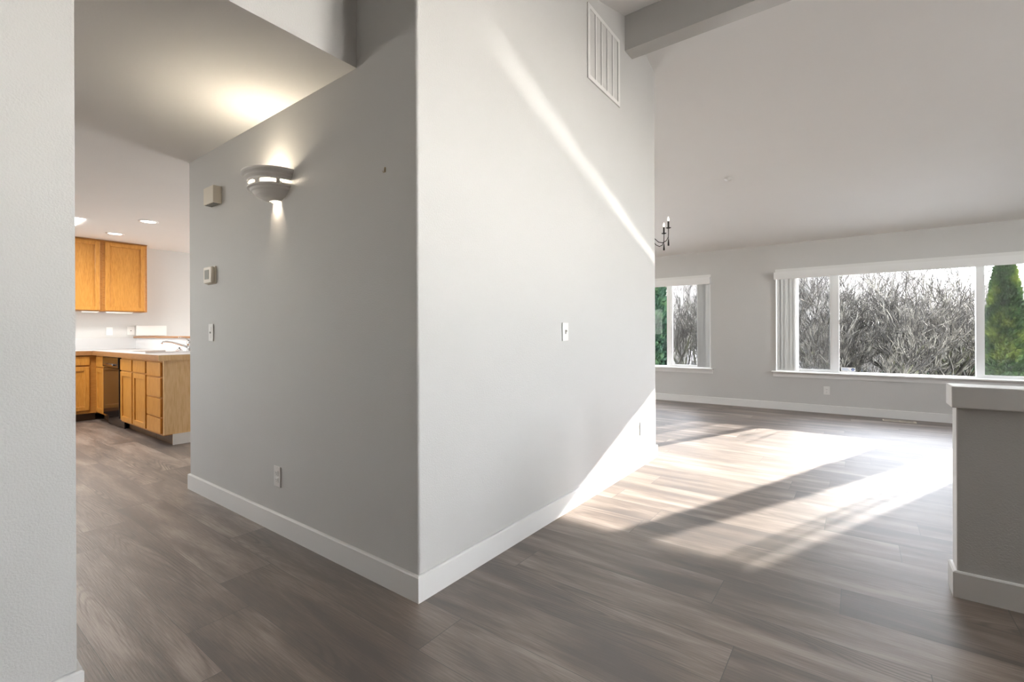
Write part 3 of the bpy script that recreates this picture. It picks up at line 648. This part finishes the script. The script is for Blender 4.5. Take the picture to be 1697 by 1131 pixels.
# faucet
fa = empty('faucet', (-6.50, 2.20, 0.926), 'chrome single-lever kitchen faucet behind the sink', 'faucet')
fixn(MB().lathe([(0.0, 0.0), (0.034, 0.0), (0.034, 0.010), (0.024, 0.018), (0.023, 0.085), (0.026, 0.090), (0.026, 0.120), (0.014, 0.132), (0.0, 0.134)], (-6.50, 2.203, 0.9255), 20).build('faucet_body', M['chrome'], fa))
MB().tube([(-6.50, 2.195, 0.975), (-6.50, 2.13, 1.005), (-6.50, 2.03, 1.040), (-6.50, 1.965, 1.052), (-6.50, 1.93, 1.048), (-6.50, 1.925, 1.025)], [.013, .012, .010, .010, .010, .011], 10).build('spout', M['chrome'], fa)
MB().tube([(-6.50, 2.20, 1.058), (-6.50, 2.16, 1.085), (-6.50, 2.09, 1.098)], [.008, .007, .006], 8).build('lever', M['chrome'], fa)
ss = empty('sink_stopper', (-6.62, 2.13, 0.936), 'dark round sink strainer lying on the sink rim beside the faucet', 'sink strainer')
fixn(MB().lathe([(0.0, 0.0), (0.036, 0.0), (0.040, 0.006), (0.028, 0.010), (0.022, 0.022), (0.008, 0.026), (0.0, 0.026)], (-6.66, 2.151, 0.9365), 20).build('strainer_cup', M['chrome'], ss))
MB().tube([(-6.66, 2.151, 0.960), (-6.66, 2.151, 0.978)], 0.007, 8).build('knob', M['dark'], ss)
# backsplash + raised bar half wall + ledge
struct('wall_bar', MB().box(XK + 0.001, -5.645, 2.262, 2.40, 0, 1.085), M['wall'])
struct('trim_4', MB().box(XK + 0.002, -5.63, 2.2595, 2.2615, 0.926, 1.085).box(XK + 0.001, XK + 0.012, 0.95, 2.2590, 0.926, 1.085), M['laminate'], 'white backsplash behind the countertop')
bt_ = MB().bevbox(XK + 0.001, -5.56, 2.235, 2.60, 1.086, 1.112, 0.004, 1)
tag(bt_.build('bar_ledge', M['oakedge']), 'oak-edged raised bar ledge on top of the peninsula half wall', 'bar ledge')
wp = empty('wall_panel', (XK, 2.45, 1.2), 'low white rectangular box on the kitchen wall just above the bar ledge', 'wall box')
MB().bevbox(XK + 0.001, XK + 0.05, 2.262, 2.64, 1.118, 1.275, 0.004, 1).build('cover', M['white'], wp)
# recessed downlights
for i, (x, y, lb) in enumerate(((-6.49, 1.80, 'bright recessed downlight in the kitchen ceiling, the nearer one'), (-7.71, 1.785, 'recessed downlight above the oak wall cabinets, the farther one'))):
    zc = 2.382 + (XB2 - x) * 0.08 / (XB2 - XK + 0.05) - 0.001
    r = empty('recessed_light', (x, y, zc), lb, 'ceiling light')
    fixn(MB().lathe([(0.095, 0.0), (0.095, -0.005), (0.075, -0.007), (0.070, -0.002), (0.070, 0.0)], (x, y, zc), 28).build('trim_ring', M['white'], r))
    fixn(MB().lathe([(0.0, -0.0035), (0.071, -0.0035), (0.071, -0.001)], (x, y, zc), 28).build('lens', M['downlight'], r))
    d = bpy.data.lights.new('downlight_lamp', 'SPOT'); d.energy = 14; d.spot_size = math.radians(130); d.spot_blend = 0.8; d.shadow_soft_size = 0.06; d.color = (1, 0.95, 0.86)
    o = bpy.data.objects.new('downlight_lamp', d); COL.objects.link(o); o.location = (x, y, zc - 0.02)
# skylight lens in the kitchen ceiling
sk_x0, sk_x1, sk_y0, sk_y1 = -7.45, -6.95, 0.55, 1.345
zc = 2.382 + (XB2 + 7.2) * 0.08 / (XB2 - XK + 0.05)
kf = empty('ceiling_light_panel', (-7.2, 0.95, zc), 'large bright square light panel in the kitchen ceiling at the left wall edge', 'ceiling light')
MB().box(sk_x0, sk_x1, sk_y0, sk_y1, zc - 0.018, zc - 0.006).build('diffuser', M['downlight'], kf)
area('light_panel_lamp', (-7.2, 0.95, zc - 0.03), (0, 0, -1), 0.48, 0.75, 45, (1, 0.97, 0.92))

# ---------------------------------------------------------------- outdoors
def bark_mat(name, c1, c2, c3):
    mt, n, l, b = newmat(name); tc = n.new('ShaderNodeTexCoord')
    no = n.new('ShaderNodeTexNoise'); no.inputs['Scale'].default_value = 4; no.inputs['Detail'].default_value = 6; l.new(tc.outputs['Object'], no.inputs['Vector'])
    l.new(ramp(n, l, no.outputs['Fac'], [(0.35, c1), (0.5, c2), (0.68, c3)]), b.inputs['Base Color']); b.inputs['Roughness'].default_value = 0.8; return mt
M['bark'] = bark_mat('mossy_bark', (0.012, 0.010, 0.008), (0.030, 0.030, 0.016), (0.12, 0.125, 0.07))
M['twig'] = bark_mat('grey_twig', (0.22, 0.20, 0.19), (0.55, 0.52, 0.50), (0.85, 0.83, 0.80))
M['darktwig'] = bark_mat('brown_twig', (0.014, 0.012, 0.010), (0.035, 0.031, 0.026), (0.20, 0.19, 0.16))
M['leaf'] = bark_mat('evergreen_leaf', (0.006, 0.028, 0.005), (0.028, 0.085, 0.012), (0.20, 0.27, 0.04))
M['leafdark'] = bark_mat('dark_evergreen_leaf', (0.003, 0.014, 0.008), (0.012, 0.045, 0.022), (0.05, 0.10, 0.04))
M['hill'] = bark_mat('brushy_slope', (0.08, 0.075, 0.07), (0.22, 0.205, 0.20), (0.42, 0.40, 0.39))
M['grass'] = bark_mat('winter_grass', (0.03, 0.045, 0.015), (0.05, 0.07, 0.025), (0.09, 0.10, 0.05))
M['siding'] = simple('blue_grey_siding', (0.10, 0.13, 0.19), 0.7); M['housetrim'] = simple('house_trim', (0.30, 0.31, 0.33), 0.6); M['roof'] = simple('dark_shingle', (0.05, 0.05, 0.055), 0.8)
M['winblue'] = simple('blue_window', (0.02, 0.06, 0.14), 0.15)

def hillmb():
    mb = MB(); nx, ny = 40, 14; vs = []; fs = []
    for j in range(ny + 1):
        for i in range(nx + 1):
            x = -30 + 60 * i / nx; t = j / ny; y = 24 + 30 * t
            z = -1.3 + (6.5 - 2.3 * math.exp(-((x - 5.2) / 2.6) ** 2)) * min(1, t * 1.6) + 0.35 * math.sin(x * 0.9 + j) * t + random.uniform(-.2, .2) * t
            vs.append((x, y, z))
    for j in range(ny):
        for i in range(nx): a = j * (nx + 1) + i; fs.append((a, a + 1, a + nx + 2, a + nx + 1))
    return mb.add(vs, fs, True)
tag(MB().box(-30, 30, YW + TH + 0.01, 24.5, -1.5, -1.3).build('ground_outside', M['grass']), kind='structure')
tag(MB().box(-10, 7, YW + TH + 0.005, 10.5, -1.3, -0.35).build('ground_bounce_slab', simple('pale_bounce_concrete', (0.66, 0.65, 0.63), 0.8, bump=(60, 0.3, 0.003))), kind='structure')  # pale slab added below sight to bounce daylight up through the windows
tag(hillmb().build('ground_hillside', M['hill']), kind='structure')

def grow(mb_t, mb_b, p, d, L, r, depth, rng, spread=0.55, maxd=5, up=0.12, sides=5):
    nseg = 5 if depth < 3 else 4; pts = [p.copy()]; rad = [r]; dd = d.copy(); q = p.copy()
    for i in range(nseg):
        dd = (dd + Vector((rng.uniform(-1, 1), rng.uniform(-1, 1), rng.uniform(-.6, 1) * .8)) * (0.16 + 0.04 * depth) + Vector((0, 0, up * 0.25))).normalized()
        q = q + dd * (L / nseg); pts.append(q.copy()); rad.append(max(0.0055, r * (1 - 0.55 * (i + 1) / nseg)))
    tgt = mb_t if depth <= 1 else mb_b
    tgt.tube(pts, rad, sides if depth < 2 else (4 if depth < 4 else 3), cap=False)
    if depth >= maxd: return
    nc_ = (4, 5, 5, 5, 4)[min(depth, 4)]
    for k in range(nc_):
        t = rng.uniform(0.25, 1.0) if k else 1.0; f = t * nseg; i = min(int(f), nseg - 1); fr_ = f - i
        base = pts[i].lerp(pts[i + 1], fr_); ax = (pts[i + 1] - pts[i]).normalized()
        side = Vector((rng.uniform(-1, 1), rng.uniform(-1, 1), rng.uniform(-.3, .7))).normalized()
        nd = (ax + side * rng.uniform(spread * 0.7, spread * 1.5)).normalized()
        grow(mb_t, mb_b, base, nd, L * rng.uniform(0.52, 0.78), rad[i] * (1 - fr_) * 0.62 + rad[i + 1] * fr_ * 0.62, depth + 1, rng, spread, maxd, up, sides)
def tree_proto(seed, stems, L, r, maxd=5, spread=0.55):
    rng = random.Random(seed); t = MB(); b_ = MB()
    for k in range(stems):
        a = 2 * math.pi * k / stems + rng.uniform(-.4, .4); tilt_ = rng.uniform(0.1, 0.45) if stems > 1 else 0.05
        grow(t, b_, Vector((0.12 * math.cos(a), 0.12 * math.sin(a), 0)), Vector((math.cos(a) * tilt_, math.sin(a) * tilt_, 1)).normalized(), L * rng.uniform(.85, 1.1), r * rng.uniform(.75, 1.1), 0, rng, spread, maxd)
    return t, b_
def place_tree(protos, loc, rz, s, label, group):
    r = empty('bare_tree', loc, label, 'tree', group); r.rotation_euler = (0, 0, rz); r.scale = (s, s, s)
    for nm, me in protos:
        o = bpy.data.objects.new(nm, me); COL.objects.link(o); o.parent = r
    return r
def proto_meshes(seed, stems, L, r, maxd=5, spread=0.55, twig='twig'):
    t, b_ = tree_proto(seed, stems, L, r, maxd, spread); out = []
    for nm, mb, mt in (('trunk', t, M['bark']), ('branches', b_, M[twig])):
        me = bpy.data.meshes.new(nm); me.from_pydata(mb.v, [], mb.f); me.polygons.foreach_set('use_smooth', mb.sm); me.materials.append(mt); out.append((nm, me))
    return out
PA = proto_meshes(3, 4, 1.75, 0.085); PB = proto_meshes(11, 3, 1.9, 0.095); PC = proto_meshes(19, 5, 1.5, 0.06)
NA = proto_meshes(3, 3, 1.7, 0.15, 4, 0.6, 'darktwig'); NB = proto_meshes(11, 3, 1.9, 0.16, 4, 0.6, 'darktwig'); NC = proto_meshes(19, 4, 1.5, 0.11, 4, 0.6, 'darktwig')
near_trees = [ (NA, 1455, 12.6, 0.4, 1.0, 'mossy bare tree forking low behind the left part of the big pane'),
               (NB, 1540, 13.4, 1.9, 0.92, 'bare tree with twisted mossy trunks in the middle of the big pane'),
               (NC, 1412, 11.4, 2.2, 0.9, 'bare multi-stem tree just right of the left mullion'),
               (NA, 1602, 16.0, 3.6, 0.95, 'bare tree with leaning mossy limbs left of the right mullion'),
               (NB, 1350, 13.5, 4.4, 0.95, 'bare tree seen through the screened left pane'),
               (NC, 1150, 14.0, 0.9, 1.15, 'bare tree seen through the screened narrow window') ]
def ratio(px):
    r = (px - 848.5) / 773.0; return (-math.sin(yaw) + math.cos(yaw) * r) / (math.cos(yaw) + math.sin(yaw) * r)
for P, px, Y, rz, s, lb in near_trees: place_tree(P, (ratio(px) * Y, Y, -1.32), rz, s, lb, None)
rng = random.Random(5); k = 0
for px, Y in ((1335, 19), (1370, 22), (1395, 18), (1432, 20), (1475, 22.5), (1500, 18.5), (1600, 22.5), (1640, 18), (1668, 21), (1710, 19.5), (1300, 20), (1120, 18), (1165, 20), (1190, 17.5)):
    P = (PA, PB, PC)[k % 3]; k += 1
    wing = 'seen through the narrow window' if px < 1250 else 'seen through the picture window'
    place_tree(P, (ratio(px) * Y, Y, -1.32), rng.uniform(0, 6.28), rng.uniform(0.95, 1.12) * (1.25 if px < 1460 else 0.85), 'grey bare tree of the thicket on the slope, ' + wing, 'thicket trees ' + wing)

def leafy(name, loc, h, rmax, n, mat, label, cat, prof, leaf=0.045, seed=1, stem=True):
    r = empty(name, loc, label, cat); rg = random.Random(seed); mb = MB(); L = Vector(loc)
    for i in range(n):
        t = rg.random() ** 0.9; R_ = rmax * prof(t) * (0.45 + 0.55 * rg.random() ** 0.35) * (1 + 0.12 * math.sin(t * 31 + i % 5)); a = rg.uniform(0, 6.283)
        c = L + Vector((R_ * math.cos(a), R_ * math.sin(a), 0.05 + t * h)); s_ = leaf * rg.uniform(0.6, 1.3)
        d = Vector((math.cos(a) * .5 + rg.uniform(-.5, .5), math.sin(a) * .5 + rg.uniform(-.5, .5), rg.uniform(0.3, 1.2))).normalized()
        w_ = d.cross(Vector((rg.uniform(-1, 1), rg.uniform(-1, 1), rg.uniform(-1, 1)))).normalized() * s_ * 0.35
        up_ = d.cross(w_).normalized() * s_ * 0.12
        mb.add([c - w_ * .4, c + w_ * .4, c + d * s_ * .6 + w_ + up_, c + d * s_ * 1.2, c + d * s_ * .6 - w_ + up_], [(0, 1, 2, 3, 4)])
    mb.build('foliage', mat, r)
    if stem: MB().tube([L, L + Vector((0, 0, h * 0.93))], [rmax * .22, 0.008], 8).build('trunk', M['bark'], r)
    return r
leafy('columnar_evergreen', (1.50, 8.52, -0.36), 2.60, 0.178, 26000, M['leaf'], 'tall narrow green columnar evergreen right outside the right-hand pane', 'evergreen', lambda t: (min(1, (1 - t) * 2.0)) ** 0.75 * (0.92 + 0.08 * math.sin(11 * t)), 0.05, 2)
leafy('evergreen_tree', (ratio(1082) * 11.1, 11.1, -1.32), 4.6, 0.42, 11000, M['leafdark'], 'dark green evergreen tree outside the left edge of the narrow window', 'evergreen', lambda t: (1 - t) ** 0.5, 0.13, 4)
# shrubs low on the slope
for i, (px, Y, s) in enumerate(((1500, 17.0, 0.9), (1640, 16.5, 1.0))):
    leafy('evergreen_shrub', (ratio(px) * Y, Y, -1.32), 1.6 * s, 0.8 * s, 5000, M['leafdark'], ('dark evergreen shrub low among the bare trees behind the big pane' if not i else 'dark evergreen shrub low beside the right mullion'), 'shrub', lambda t: (1 - t * t) ** 0.5, 0.12, 9 + i)
# neighbouring house
hx, hy = ratio(1555) * 25, 25.0
hs = empty('neighbour_house', (hx, hy, -1.3), 'blue-grey neighbouring house glimpsed between the bare trees', 'house')
MB().box(hx - 2.6, hx + 2.2, hy - 1, hy + 5, -1.3, 1.9).build('walls', M['siding'], hs)
rf = MB().add([(hx - 2.9, hy - 1.3, 1.9), (hx + 2.5, hy - 1.3, 1.9), (hx + 2.5, hy + 5.3, 1.9), (hx - 2.9, hy + 5.3, 1.9), (hx - 2.9, hy + 2, 3.0), (hx + 2.5, hy + 2, 3.0)], [(0, 1, 5, 4), (2, 3, 4, 5), (0, 4, 3), (1, 2, 5), (0, 3, 2, 1)])
rf.build('roof', M['roof'], hs)
for wx in (-1.6, 0.3, 1.4):
    f_ = MB().box(hx + wx - .45, hx + wx + .45, hy - 1.04, hy - 1.002, 0.2, 1.4).build('window', M['housetrim'], hs)
    MB().box(hx + wx - .37, hx + wx + .37, hy - 1.05, hy - 1.041, 0.28, 1.32).build('pane', M['winblue'], f_)
